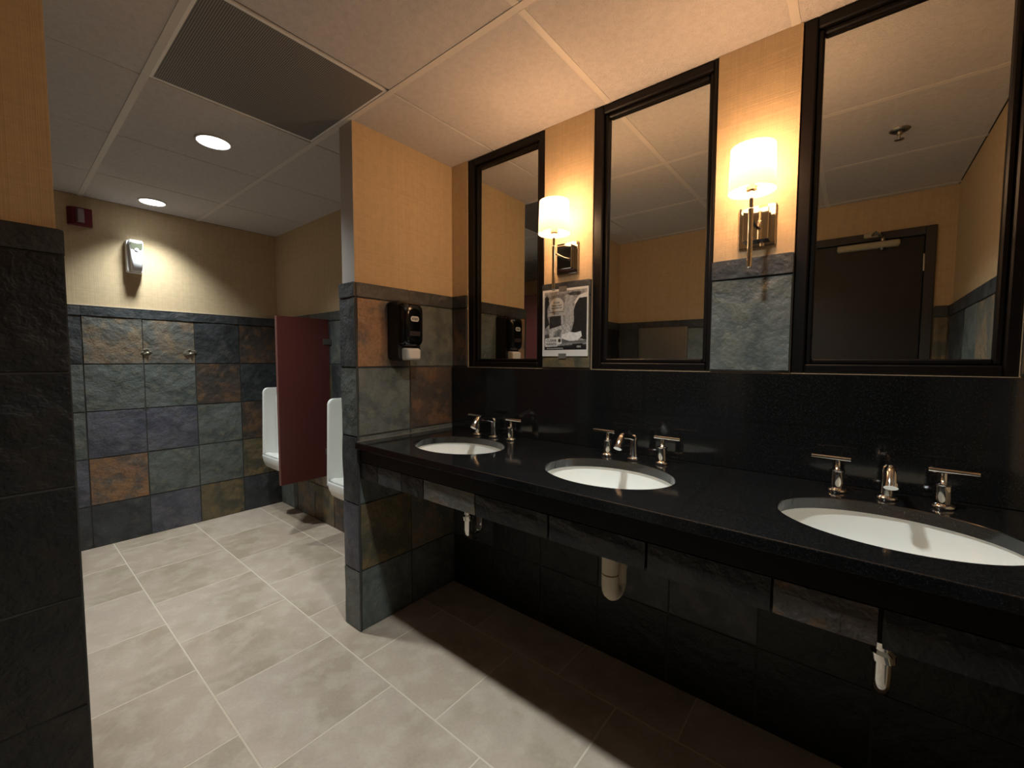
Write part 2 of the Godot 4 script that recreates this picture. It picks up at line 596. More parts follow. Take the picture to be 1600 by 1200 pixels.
func build_walls():
	var w: Node3D
	# far wall, behind the urinals' end of the alcove
	w = struct("wall_far")
	box("plaster", Vector3(FAR_X - 0.13, 0, -0.2), Vector3(FAR_X, H, STALL_Z + 0.12), M.paper, w, 0.0)
	var zc := [1.51, 1.217, 0.924, 0.63, 0.338, URINAL_Z]
	var cuts := [0.0, 0.30, 0.60, 0.90]
	for z in zc:
		cuts.append(STALL_Z - z)
	wainscot(w, Vector3(FAR_X, 0, STALL_Z), Vector3.RIGHT, cuts, [
		[4, 4, "charcoal"], [4, 5, "tan"], [4, 6, "tan"], [4, 7, "charcoal"], [4, 8, "umber"],
		[3, 4, "green"], [3, 5, "green"], [3, 6, "green"], [3, 7, "umber"], [3, 8, "charcoal"],
		[2, 4, "green"], [2, 5, "blue"], [2, 6, "blue"], [2, 7, "green"], [2, 8, "umber"],
		[1, 4, "blue"], [1, 5, "rust"], [1, 6, "green"], [1, 7, "green"], [1, 8, "olive"],
		[0, 4, "charcoal"], [0, 5, "charcoal"], [0, 6, "blue"], [0, 7, "olive"], [0, 8, "charcoal"]])
	box("bead", Vector3(FAR_X, TRIM_TOP - 0.002, URINAL_Z), Vector3(FAR_X + 0.016, TRIM_TOP + 0.003, STALL_Z), M.bead, w, 0.001)
	broken_spots(w)
	# urinal wall
	w = struct("wall_urinals")
	box("plaster", Vector3(FAR_X, 0, -0.2), Vector3(PIER_X, H, URINAL_Z), M.paper, w, 0.0)
	wainscot(w, Vector3(FAR_X + 0.0155, 0, URINAL_Z), Vector3.BACK, steps(PIER_X - FAR_X - 0.031, 0.30), [[0, 1, "tan"], [0, 0, "green"], [0, 2, "olive"], [0, 3, "umber"], [0, 4, "olive"], [0, 5, "green"]])
	# pier between alcove and vanity
	w = struct("wall_pier")
	box("plaster", Vector3(PIER_X + 0.0145, 0, URINAL_Z), Vector3(-0.0145, H, PIER_Z - 0.0145), M.paper, w, 0.0)
	box("plaster", Vector3(PIER_X + 0.0145, 0, -0.2), Vector3(-0.0145, H, URINAL_Z), M.paper, w, 0.0)
	box("corner_guard", Vector3(PIER_X + 0.0125, TRIM_TOP, PIER_Z - 0.0150), Vector3(-0.0125, H - 0.001, PIER_Z - 0.0128), M.corner, w, 0.0005)
	wainscot(w, Vector3(-0.0145, 0, PIER_Z - 0.0145), Vector3.RIGHT, [0.0, 0.280, PIER_Z - 0.0145], [[4, 0, "rust"], [4, 1, "green"], [3, 0, "green"], [3, 1, "umber"], [2, 0, "green"], [1, 0, "olive"], [0, 0, "green"]])
	wainscot(w, Vector3(PIER_X + 0.0145, 0, PIER_Z - 0.0145), Vector3.BACK, [-0.014, PIER_X * -1.0 - 0.0145 - 0.0005], [[4, 0, "charcoal"], [3, 0, "green"], [2, 0, "charcoal"], [1, 0, "blue"], [0, 0, "green"]])
	wainscot(w, Vector3(PIER_X + 0.0145, 0, URINAL_Z + 0.0145), Vector3.LEFT, [0.0, 0.26, PIER_Z - URINAL_Z - 0.03], [])
	# mirror wall: a flat back with papered pilasters standing proud between the mirrors
	w = struct("wall_mirrors")
	box("plaster", Vector3(-0.0145, 0, -0.2), Vector3(RIGHT_X, H, -0.036), M.paper, w, 0.0)
	box("plaster", Vector3(-0.0145, 0, -0.036), Vector3(RIGHT_X, 1.194, 0.0), M.paper, w, 0.0)
	var cols := [[0.0, 0.104, "umber"], [0.586, 0.828, "olive"], [1.2935, 1.528, "green"], [2.0, RIGHT_X, "olive"]]
	for c in cols:
		var lo: float = -0.0145 if c[0] == 0.0 else c[0]
		box("pilaster", Vector3(lo, 1.194, -0.036), Vector3(c[1], H, 0.0), M.paper, w, 0.0008)
		wainscot(w, Vector3(c[0], 0, 0.0), Vector3.BACK, [0.0, c[1] - c[0]], [[0, 0, c[2]]], [1.197, 1.504])
	wainscot(w, Vector3(0.0, 0, 0.0), Vector3.BACK, steps(RIGHT_X, 0.294), [], [0.0, 0.278, 0.585, 0.836], false, ["black", "black", "charcoal"])  # dark kinds: the shade under the counter is put into the slate colour
	# entry wall: the free-standing end at the camera's left, a corridor behind
	w = struct("wall_entry")
	box("plaster", Vector3(ENTRY_X - 0.115, 0, ENTRY_Z), Vector3(ENTRY_X, H, STALL_Z + 0.12), M.paper, w, 0.001)
	wainscot(w, Vector3(ENTRY_X, 0, BACK_Z), Vector3.RIGHT, [0.0, 0.095, BACK_Z - ENTRY_Z + 0.012], [], ROWS, true, ["black"])
	wainscot(w, Vector3(ENTRY_X, 0, ENTRY_Z), Vector3.FORWARD, [0.0, 0.115], [])
	# back wall behind the camera, with the entrance door, seen in the mirrors
	w = struct("wall_back")
	box("plaster", Vector3(ENTRY_X, 0, BACK_Z), Vector3(1.08, H, BACK_Z + 0.12), M.paper, w, 0.0)
	box("plaster", Vector3(2.03, 0, BACK_Z), Vector3(RIGHT_X, H, BACK_Z + 0.12), M.paper, w, 0.0)
	box("plaster", Vector3(1.08, 2.04, BACK_Z), Vector3(2.03, H, BACK_Z + 0.12), M.paper, w, 0.0)
	wainscot(w, Vector3(1.075, 0, BACK_Z), Vector3.FORWARD, steps(1.075 - ENTRY_X - 0.0155, 0.20), [])
	wainscot(w, Vector3(RIGHT_X - 0.0155, 0, BACK_Z), Vector3.FORWARD, [0.0, 0.06], [])
	# right wall
	w = struct("wall_right")
	box("plaster", Vector3(RIGHT_X, 0, -0.2), Vector3(RIGHT_X + 0.12, H, BACK_Z + 0.12), M.paper, w, 0.0)
	wainscot(w, Vector3(RIGHT_X, 0, 0.62), Vector3.LEFT, steps(BACK_Z - 0.62, 0.2), [])
	wainscot(w, Vector3(RIGHT_X, 0, 0.0215), Vector3.LEFT, [0.0, 0.3, 0.5985], [], [1.197, 1.504])
	# wall behind the toilet stalls
	w = struct("wall_stalls")
	box("plaster", Vector3(FAR_X, 0, STALL_Z), Vector3(ENTRY_X - 0.115, H, STALL_Z + 0.12), M.paper, w, 0.0)

func broken_spots(wall: Node3D):
	# two places where a fixing was torn out of the slate: a ragged chip with pale mortar and an anchor in it
	for s in [[0.906, 1.279, 0.030, 3], [0.664, 1.277, 0.036, 9]]:
		var r := RandomNumberGenerator.new()
		r.seed = s[3]
		var at := Vector3(FAR_X + 0.0125, s[1], s[0])
		var ring := []
		var rim := []
		for k in 11:
			var a := TAU * k / 11.0
			var rr: float = s[2] * r.randf_range(0.7, 1.25)
			ring.append(Vector3(0.0015, sin(a) * rr * 0.75, -cos(a) * rr))
			rim.append(Vector3(0.0035 + r.randf_range(-0.001, 0.003), sin(a) * rr * 0.5, -cos(a) * rr * 0.62))
		var st := begin()
		st.set_smooth_group(-1)
		for k in 11:
			var j := (k + 1) % 11
			quad(st, ring[k], ring[j], rim[j], rim[k], Vector3.RIGHT)
			tri(st, rim[k], rim[j], Vector3(0.001, 0.004, -0.003), Vector3.RIGHT)
		part("mortar_chip", st, M.mortar, wall, at)
		var an := begin()
		tube(an, [Vector3(0.001, -0.006, -0.004), Vector3(0.008, -0.010, -0.006)], [0.0075, 0.005], 8)
		part("wall_anchor", an, M.wrap, wall, at)

func build_floor():
	var f := struct("floor")
	box("screed", Vector3(FAR_X - 0.1, -0.12, -0.2), Vector3(RIGHT_X + 0.1, -0.0007, STALL_Z + 0.1), M.grout_floor, f, 0.0)
	var pitch_x := 0.457
	var zs := [-0.01]
	var z := 0.2365
	while z < STALL_Z:
		zs.append(z)
		z += 0.4425
	zs.append(STALL_Z)
	var shapes := {}
	for j in zs.size() - 1:
		var x0: float = 0.16 - 5 * pitch_x if j % 2 == 1 else 0.3715 - 6 * pitch_x
		var xs := [FAR_X]
		var x := x0
		while x < RIGHT_X - 0.02:
			if x > FAR_X + 0.02:
				xs.append(x)
			x += pitch_x
		xs.append(RIGHT_X)
		for i in xs.size() - 1:
			var w: float = xs[i + 1] - xs[i] - 0.005
			var d: float = zs[j + 1] - zs[j] - 0.005
			var key := "%.4f %.4f" % [w, d]
			if not shapes.has(key):
				var st := begin()
				cbox(st, Vector3(-w / 2, -0.006, -d / 2), Vector3(w / 2, 0, d / 2), 0.0012)
				shapes[key] = done(st)
			put("floor_tile", shapes[key], M.floor[rng.randi() % 4], f, Vector3((xs[i] + xs[i + 1]) / 2, 0, (zs[j] + zs[j + 1]) / 2))

func build_ceiling():
	var c := struct("ceiling")
	box("slab", Vector3(FAR_X - 0.1, H + 0.03, -0.2), Vector3(RIGHT_X + 0.12, H + 0.15, STALL_Z + 0.12), M.ceiling_back, c, 0.0)
	var xs := [FAR_X]
	for k in range(-3, 6):
		var x := GRID_X + k * GRID
		if x > FAR_X + 0.03 and x < RIGHT_X - 0.03:
			xs.append(x)
	xs.append(RIGHT_X)
	var zs := [-0.036]
	for k in range(0, 5):
		if GRID_Z + k * 0.6125 < STALL_Z - 0.05:
			zs.append(GRID_Z + k * 0.6125)
	zs.append(STALL_Z)
	var shapes := {}
	for j in zs.size() - 1:
		for i in xs.size() - 1:
			if j == 1 and abs(xs[i] - GRID_X) < 0.01:
				continue                                  # the return-air grille fills this bay
			var w: float = xs[i + 1] - xs[i] - 0.006
			var d: float = zs[j + 1] - zs[j] - 0.006
			var key := "%.4f %.4f" % [w, d]
			if not shapes.has(key):
				var st := begin()
				cbox(st, Vector3(-w / 2, 0, -d / 2), Vector3(w / 2, 0.016, d / 2), 0.003)
				shapes[key] = done(st)
			put("ceiling_panel", shapes[key], M.panel, c, Vector3((xs[i] + xs[i + 1]) / 2, H, (zs[j] + zs[j + 1]) / 2))
	# grid bars: main runners along x, one wide runner along z, thin cross bars set back between the panels
	for k in range(1, zs.size() - 1):
		box("main_runner", Vector3(FAR_X, H - 0.002, zs[k] - 0.012), Vector3(RIGHT_X, H + 0.0005, zs[k] + 0.012), M.grid_bar, c, 0.0006)
	for i in range(1, xs.size() - 1):
		var wide: bool = abs(xs[i] - (GRID_X + 2 * GRID)) < 0.01 or abs(xs[i] - (GRID_X + 3 * GRID)) < 0.01
		for j in zs.size() - 1:
			if wide:
				box("cross_bar", Vector3(xs[i] - 0.012, H - 0.0016, zs[j] + 0.013), Vector3(xs[i] + 0.012, H + 0.0005, zs[j + 1] - 0.013), M.grid_bar, c, 0.0005)
			else:
				box("cross_bar", Vector3(xs[i] - 0.010, H + 0.0162, zs[j] + 0.013), Vector3(xs[i] + 0.010, H + 0.019, zs[j + 1] - 0.013), M.grid_bar, c, 0.0005)
	# return-air grille
	var v := thing("ceiling_vent", "square grey perforated return-air grille set in the ceiling grid", "vent", Vector3(GRID_X + GRID / 2, H, GRID_Z + 0.306))
	var st := begin()
	cbox(st, Vector3(-0.288, 0.0015, -0.286), Vector3(0.288, 0.004, 0.286), 0.0005)
	part("perforated_face", st, M.perforated, v)
	for s in [-1.0, 1.0]:
		var a := begin()
		cbox(a, Vector3(-0.301, 0.0003, s * 0.291 - 0.006), Vector3(0.301, 0.009, s * 0.291 + 0.006), 0.001)
		part("frame_rail", a, M.white_metal, v)
		var e := begin()
		cbox(e, Vector3(s * 0.295 - 0.006, 0.0003, -0.285), Vector3(s * 0.295 + 0.006, 0.009, 0.285), 0.001)
		part("frame_rail", e, M.white_metal, v)

func build_door():
	var d := struct("door_1")
	box("door_leaf", Vector3(1.132, 0.008, BACK_Z - 0.012), Vector3(1.978, 1.985, BACK_Z + 0.032), M.door_wood, d, 0.002)
	box("door_jamb", Vector3(1.083, 0, BACK_Z - 0.022), Vector3(1.129, 2.037, BACK_Z + 0.10), M.door_frame, d, 0.002)
	box("door_jamb", Vector3(1.981, 0, BACK_Z - 0.022), Vector3(2.027, 2.037, BACK_Z + 0.10), M.door_frame, d, 0.002)
	box("door_head", Vector3(1.129, 1.989, BACK_Z - 0.022), Vector3(1.981, 2.037, BACK_Z + 0.10), M.door_frame, d, 0.002)
	box("door_stop", Vector3(1.13, 0.008, BACK_Z + 0.034), Vector3(1.98, 1.987, BACK_Z + 0.1), M.door_frame, d, 0.001)
	for y in [0.25, 1.0, 1.775]:
		var h := begin()
		tube(h, [Vector3(1.9795, y, BACK_Z - 0.022), Vector3(1.9795, y + 0.10, BACK_Z - 0.022)], 0.007, 10)
		part("hinge", h, M.steel, d)
	var c := thing("door_closer", "pale metal overhead closer mounted on the dark entrance door", "door closer", Vector3(1.72, 1.955, BACK_Z - 0.012))
	var st := begin()
	cbox(st, Vector3(-0.15, -0.018, -0.052), Vector3(0.15, 0.018, 0.0), 0.008)
	part("body", st, M.paint_metal, c)
	st = begin()
	lathe(st, [[0.0, -0.03], [0.012, -0.03], [0.012, 0.045], [0.012, 0.045], [0.0, 0.045]], Vector3(0.07, 0, -0.028), 14)
	part("pinion", st, M.steel, c)
	st = begin()
	tube(st, [Vector3(0.07, 0.042, -0.028), Vector3(0.03, 0.055, -0.15), Vector3(0.02, 0.062, -0.03)], 0.007, 8)
	part("arm", st, M.steel, c)
	st = begin()
	cbox(st, Vector3(-0.02, 0.05, -0.035), Vector3(0.06, 0.078, -0.0105), 0.003)
	part("shoe", st, M.paint_metal, c)

# =====================================================================  lamps
func downlight(at: Vector3, label: String, energy: float, angle: float):
	var d := thing("downlight", label, "downlight", at, "round ceiling downlights")
	var st := begin()
	lathe(st, [[0.064, 0.0], [0.072, -0.001], [0.074, -0.004], [0.070, -0.0065], [0.066, -0.006], [0.064, -0.004]], Vector3.ZERO, 36)
	part("trim_ring", st, M.white_metal, d)
	st = begin()
	lathe(st, [[0.0, -0.0055], [0.0655, -0.0055], [0.0655, -0.0055], [0.0655, -0.001]], Vector3.ZERO, 36)
	part("lamp_lens", st, M.down_lens, d)
	var l := SpotLight3D.new()
	l.name = "light"
	l.light_color = Color(0.965, 1.0, 1.0)
	l.light_energy = energy
	l.light_size = 0.05
	l.spot_range = 12.0
	l.spot_attenuation = 2.0
	l.spot_angle = angle
	l.spot_angle_attenuation = 1.0
	l.shadow_enabled = true
	l.position = Vector3(0, -0.012, 0)
	l.rotation_degrees = Vector3(-90, 0, 0)
	d.add_child(l)

func sconce(at: Vector3, label: String):
	# at: middle of the back plate on the papered pilaster
	var s := thing("wall_sconce", label, "sconce", at, "wall sconces between the mirrors")
	var st := begin()
	cbox(st, Vector3(-0.052, -0.066, 0.0002), Vector3(0.052, 0.066, 0.010), 0.0015)
	var plate := part("back_plate", st, M.chrome, s)
	st = begin()
	cbox(st, Vector3(-0.036, -0.050, 0.010), Vector3(0.036, 0.050, 0.036), 0.002)
	part("plate_cover", st, M.chrome, plate)
	var z := 0.112
	st = begin()
	tube(st, [Vector3(0, -0.005, 0.034), Vector3(0, -0.003, 0.07), Vector3(0, 0.004, z)], 0.0052, 12)
	part("arm", st, M.chrome, s)
	st = begin()
	lathe(st, [[0.0, -0.152], [0.004, -0.151], [0.0074, -0.146], [0.0074, -0.146], [0.0074, 0.028], [0.0074, 0.028], [0.0054, 0.030], [0.0054, 0.030], [0.0054, 0.082], [0.0054, 0.082], [0.0, 0.082]], Vector3(0, 0, z), 16)
	part("stem", st, M.chrome, s)
	st = begin()
	lathe(st, [[0.0, 0.0825], [0.015, 0.0825], [0.015, 0.0825], [0.015, 0.094], [0.015, 0.094], [0.010, 0.098], [0.010, 0.135], [0.010, 0.135], [0.0, 0.135]], Vector3(0, 0, z), 16)
	part("socket", st, M.brass, s)
	# open drum shade, a thin wall with rolled hems
	st = begin()
	lathe(st, [[0.0645, 0.078], [0.0605, 0.208]], Vector3(0, 0, z), 48)
	var sh := part("lamp_shade", st, M.shade, s)
	for k in 3:
		var a := TAU * k / 3.0 + 0.4
		var sp := begin()
		tube(sp, [Vector3(cos(a) * 0.012, 0.0, sin(a) * 0.012), Vector3(cos(a) * 0.063, 0.0, sin(a) * 0.063)], 0.0013, 6)
		part("spider_arm", sp, M.brass, sh, Vector3(0, 0.089, z))
	st = begin()
	lathe(st, [[0.0, 0.135], [0.010, 0.136], [0.016, 0.156], [0.017, 0.168], [0.012, 0.181], [0.0, 0.187]], Vector3(0, 0, z), 18)
	part("bulb", st, M.bulb, s)
	var l := OmniLight3D.new()
	l.name = "light"
	l.light_color = Color(1.0, 0.80, 0.61)
	l.light_energy = 0.078
	l.light_size = 0.016
	l.omni_range = 10.0
	l.omni_attenuation = 2.0
	l.shadow_enabled = true
	l.position = Vector3(0, 0.168, z)
	s.add_child(l)

func build_lamps():
	downlight(Vector3(-1.895, H, 0.880), "round white downlight close to the wall with the air freshener", 1.9, 54.0)
	downlight(Vector3(-0.690, H, 0.882), "round white downlight between the grey vent and the far downlight", 2.2, 64.0)
	downlight(Vector3(1.205, H, 0.882), "round white downlight above the middle sink", 2.5, 64.0)
	sconce(Vector3(0.712, 1.668, 0.0), "chrome sconce with white drum shade above the hand washing poster")
	sconce(Vector3(1.424, 1.664, 0.0), "chrome sconce with white drum shade above bare grey slate")
	var p := thing("sprinkler_head", "small dark sprinkler head on the ceiling before the entrance door", "sprinkler", Vector3(1.80, H, 0.90))
	var st := begin()
	lathe(st, [[0.036, 0.0], [0.036, -0.003], [0.028, -0.008], [0.012, -0.010], [0.0, -0.010]], Vector3.ZERO, 24)
	part("escutcheon", st, M.steel, p)
	st = begin()
	lathe(st, [[0.010, -0.009], [0.010, -0.022], [0.004, -0.024], [0.004, -0.040]], Vector3.ZERO, 14)
	part("body", st, M.steel, p)
	st = begin()
	lathe(st, [[0.0, -0.040], [0.017, -0.041], [0.017, -0.043], [0.0, -0.043]], Vector3.ZERO, 18)
	part("deflector", st, M.steel, p)

# =====================================================================  vanity
const SINK_X := [0.380, 1.070, 1.762]
const SINK_Z := 0.333
const SINK_A := 0.215
const SINK_B := 0.166

func counter_slab() -> SurfaceTool:
	var st := begin()
	var x0 := 0.0015
	var x1 := RIGHT_X - 0.0005
	var zb := 0.0005
	var zf := 0.592
	var top := COUNTER
	var low := COUNTER - 0.030
	var edges := [x0, 0.725, 1.416, x1]
	for s in 3:
		var c := Vector2(SINK_X[s], SINK_Z)
		var lo := Vector2(edges[s], zb)
		var hi := Vector2(edges[s + 1], zf)
		var angles := []
		for k in 72:
			angles.append(TAU * k / 72.0)
		for corner in [lo, hi, Vector2(lo.x, hi.y), Vector2(hi.x, lo.y)]:
			angles.append(fposmod((corner - c).angle(), TAU))
		angles.sort()
		var inner := []
		var outer := []
		for a in angles:
			var d := Vector2(cos(a), sin(a))
			var k: float = 1.0 / sqrt(pow(d.x / SINK_A, 2) + pow(d.y / SINK_B, 2))
			inner.append(c + d * k)
			var t := 1e9
			if abs(d.x) > 1e-9:
				t = min(t, ((hi.x if d.x > 0 else lo.x) - c.x) / d.x)
			if abs(d.y) > 1e-9:
				t = min(t, ((hi.y if d.y > 0 else lo.y) - c.y) / d.y)
			outer.append(c + d * t)
		var n := angles.size()
		for k in n:
			var j := (k + 1) % n
			var i0: Vector2 = inner[k]
			var i1: Vector2 = inner[j]
			# softened rim: a 2 mm arris round the bowl cut-out
			var r0: Vector2 = i0 + (i0 - c).normalized() * 0.002
			var r1: Vector2 = i1 + (i1 - c).normalized() * 0.002
			var o0: Vector2 = outer[k]
			var o1: Vector2 = outer[j]
			var inw := Vector3(c.x - i0.x, 0, c.y - i0.y)
			st.set_smooth_group(-1)
			quad(st, Vector3(r0.x, top, r0.y), Vector3(r1.x, top, r1.y), Vector3(o1.x, top, o1.y), Vector3(o0.x, top, o0.y), Vector3.UP)
			quad(st, Vector3(i0.x, low, i0.y), Vector3(i1.x, low, i1.y), Vector3(o1.x, low, o1.y), Vector3(o0.x, low, o0.y), Vector3.DOWN)
			st.set_smooth_group(1)
			quad(st, Vector3(i0.x, low, i0.y), Vector3(i1.x, low, i1.y), Vector3(i1.x, top - 0.002, i1.y), Vector3(i0.x, top - 0.002, i0.y), inw)
			st.set_smooth_group(2)
			quad(st, Vector3(i0.x, top - 0.002, i0.y), Vector3(i1.x, top - 0.002, i1.y), Vector3(r1.x, top, r1.y), Vector3(r0.x, top, r0.y), inw + Vector3.UP * 0.2)
	# eased front edge
	st.set_smooth_group(-1)
	var f := zf + 0.003
	var rows := [[top, zf], [top - 0.0012, zf + 0.0022], [top - 0.003, f], [low + 0.003, f], [low, zf]]
	for k in rows.size() - 1:
		quad(st, Vector3(x0, rows[k][0], rows[k][1]), Vector3(x1, rows[k][0], rows[k][1]), Vector3(x1, rows[k + 1][0], rows[k + 1][1]), Vector3(x0, rows[k + 1][0], rows[k + 1][1]), Vector3(0, 0.1 if k < 2 else -0.1, 1))
	quad(st, Vector3(x0, top, zb), Vector3(x1, top, zb), Vector3(x1, low, zb), Vector3(x0, low, zb), Vector3.FORWARD)
	quad(st, Vector3(x0, top, zb), Vector3(x0, top, zf), Vector3(x0, low, zf), Vector3(x0, low, zb), Vector3.LEFT)
	quad(st, Vector3(x1, top, zb), Vector3(x1, top, zf), Vector3(x1, low, zf), Vector3(x1, low, zb), Vector3.RIGHT)
	return st

func build_vanity():
	var v := thing("vanity_countertop", "long polished black granite vanity countertop with a tall black backsplash", "countertop")
	part("slab", counter_slab(), M.granite, v)
	box("backsplash", Vector3(0.0015, COUNTER + 0.0003, 0.0005), Vector3(RIGHT_X - 0.0005, 1.193, 0.0205), M.granite, v, 0.0015)
	box("sealant", Vector3(0.0002, COUNTER - 0.001, 0.022), Vector3(0.0034, COUNTER + 0.0025, 0.585), M.caulk, v, 0.001)
	# slate-faced apron under the front edge
	box("apron_board", Vector3(0.002, 0.708, 0.545), Vector3(RIGHT_X - 0.001, COUNTER - 0.0305, 0.563), M.espresso, v, 0.001)
	box("apron_rail", Vector3(0.002, 0.782, 0.5635), Vector3(RIGHT_X - 0.001, COUNTER - 0.0305, 0.574), M.espresso, v, 0.001)
	var cuts := [0.002, 0.135, 0.300, 0.435, 0.705, 1.005, 1.300, 1.570, 1.740, RIGHT_X - 0.002]
	var kinds := ["black", "charcoal", "black", "pale", "black", "black", "black", "umber", "black"]
	for i in cuts.size() - 1:
		var mt: Material = slate_mats["tan"][1] if kinds[i] == "pale" else slate_mats[kinds[i]][i % 3]
		piece("apron_tile", v, Vector3(cuts[i], 0.704, 0.5635), Vector3.RIGHT, Vector3.BACK, cuts[i + 1] - cuts[i], 0.076, mt, 0.010)
	# basins, faucets and wastes
	var basin := make_basin()
	basin.position = Vector3(SINK_X[0], COUNTER - 0.030, SINK_Z)
	copy(basin, Vector3(SINK_X[1], COUNTER - 0.030, SINK_Z), "white oval undermount basin in the middle of the black counter")
	copy(basin, Vector3(SINK_X[2], COUNTER - 0.030, SINK_Z), "white oval undermount basin below the mirror that shows the door")
	var tap := make_faucet()
	tap.position = Vector3(SINK_X[0] + 0.006, COUNTER, 0.114)
	copy(tap, Vector3(SINK_X[1], COUNTER, 0.114), "chrome spout with two lever handles behind the middle basin")
	copy(tap, Vector3(SINK_X[2] + 0.002, COUNTER, 0.110), "chrome spout with two lever handles below the mirror showing the door")
	drain(Vector3(SINK_X[0], 0, 0.282), 0.0165, 0.425, M.chrome, "bare chrome drain trap below the basin beside the slate pier", true)
	drain(Vector3(SINK_X[1] + 0.004, 0, 0.30), 0.0285, 0.405, M.wrap, "thick drain trap in a cream protective wrap below the middle basin", false)
	drain(Vector3(SINK_X[2], 0, 0.315), 0.0165, 0.445, M.chrome, "bare chrome drain trap next to a shut-off valve", true)
	var k := thing("shutoff_valve", "small chrome shut-off valve on the dark wall under the counter", "valve", Vector3(1.66, 0.50, 0.0128))
	var st := begin()
	tube(st, [Vector3(0, 0, 0), Vector3(0, 0, 0.075)], 0.011, 14)
	part("stub", st, M.chrome, k)
	st = begin()
	lathe(st, [[0.0, -0.02], [0.012, -0.02], [0.014, -0.012], [0.014, 0.012], [0.008, 0.022], [0.0, 0.022]], Vector3(0, 0, 0.085), 14)
	part("body", st, M.chrome, k)
	st = begin()
	tube(st, [Vector3(0, 0.02, 0.085), Vector3(0.002, 0.12, 0.088), Vector3(0.006, 0.30, 0.10)], 0.0055, 10)
	part("supply_hose", st, M.steel, k)
	st = begin()
	lathe(st, [[0.0, 0.0], [0.017, 0.002], [0.017, 0.010], [0.0, 0.012]], Vector3(0, 0, 0.098), 14, 1.0, 0.6, Basis(Vector3.RIGHT, PI / 2))
	part("handle", st, M.chrome, k)

func make_basin() -> Node3D:
	var b := thing("sink_basin", "white oval undermount basin in the counter beside the slate pier", "sink", Vector3.ZERO, "undermount sink basins")
	var st := begin()
	var a := SINK_A + 0.006
	var bb := SINK_B + 0.006
	var prof := []
	# outside up to the flange, then down the inside of the bowl
	for k in 13:
		var t := PI * 0.5 * k / 12.0
		prof.append([sin(t) * 1.045, -0.152 * pow(cos(t), 0.72) - 0.008])
	prof.append([1.045, -0.008]); prof.append([1.12, -0.008]); prof.append([1.12, -0.008]); prof.append([1.12, -0.0006]); prof.append([1.12, -0.0006])
	prof.append([1.0, -0.0006]); prof.append([1.0, -0.0006])
	for k in 15:
		var t := PI * 0.5 * (14 - k) / 14.0
		prof.append([sin(t) if k < 14 else 0.0, -0.146 * pow(maxf(cos(t), 0.0), 0.70) - 0.001])
	lathe(st, prof, Vector3.ZERO, 56, a, bb)
	part("bowl", st, M.porcelain, b)
	st = begin()
	lathe(st, [[0.0, 0.0], [0.022, 0.0], [0.024, 0.002], [0.021, 0.004], [0.012, 0.003], [0.0, 0.005]], Vector3(0, -0.1475, 0), 24)
	part("drain_ring", st, M.chrome, b)
	st = begin()
	lathe(st, [[0.0, 0.0], [0.010, 0.0], [0.011, 0.002], [0.008, 0.003]], Vector3(0, -0.048, bb * 0.972), 16, 1.0, 1.0, Basis(Vector3.RIGHT, -PI / 2))
	part("overflow_ring", st, M.chrome, b)
	return b

func make_faucet() -> Node3D:
	var f := thing("faucet", "chrome spout with two lever handles beside the slate pier", "faucet", Vector3.ZERO, "chrome widespread faucets")
	# spout: flanged post, thin arm, thicker angled nozzle
	var st := begin()
	lathe(st, [[0.0, 0.0003], [0.0225, 0.0003], [0.0235, 0.003], [0.0235, 0.007], [0.020, 0.010], [0.0145, 0.012], [0.0145, 0.012], [0.0135, 0.030], [0.0128, 0.078], [0.0128, 0.078], [0.0115, 0.087], [0.006, 0.092], [0.0, 0.093]], Vector3.ZERO, 22)
	var sp := part("spout", st, M.chrome, f)
	st = begin()
	tube(st, [Vector3(0, 0.080, 0.004), Vector3(0, 0.090, 0.045), Vector3(0, 0.097, 0.088), Vector3(0, 0.0985, 0.100)], [0.0085, 0.0080, 0.0080, 0.0080], 14)
	part("arm", st, M.chrome, sp)
	st = begin()
	tube(st, [Vector3(0, 0.1045, 0.096), Vector3(0, 0.100, 0.106), Vector3(0, 0.088, 0.119), Vector3(0, 0.068, 0.133)], [0.0085, 0.0112, 0.0118, 0.0118], 16)
	part("nozzle", st, M.chrome, sp)
	st = begin()
	tube(st, [Vector3(0, 0.070, 0.1316), Vector3(0, 0.062, 0.1372)], 0.0138, 16)
	part("aerator", st, M.chrome, sp)
	for s in [-1.0, 1.0]:
		st = begin()
		lathe(st, [[0.0, 0.0003], [0.0225, 0.0003], [0.0235, 0.003], [0.0235, 0.007], [0.020, 0.010], [0.0155, 0.013], [0.0155, 0.013], [0.0160, 0.030], [0.0150, 0.056], [0.0150, 0.056], [0.0178, 0.057], [0.0178, 0.060], [0.0178, 0.060], [0.007, 0.063], [0.0062, 0.088], [0.0062, 0.088], [0.0, 0.088]], Vector3.ZERO, 22)
		var hd := part("handle", st, M.chrome, f, Vector3(s * 0.104, 0, 0))
		st = begin()
		tube(st, [Vector3(-s * 0.028, 0.0925, 0.0), Vector3(s * 0.060, 0.0925, 0.0)], 0.0066, 14)
		part("lever", st, M.chrome, hd)
	return f

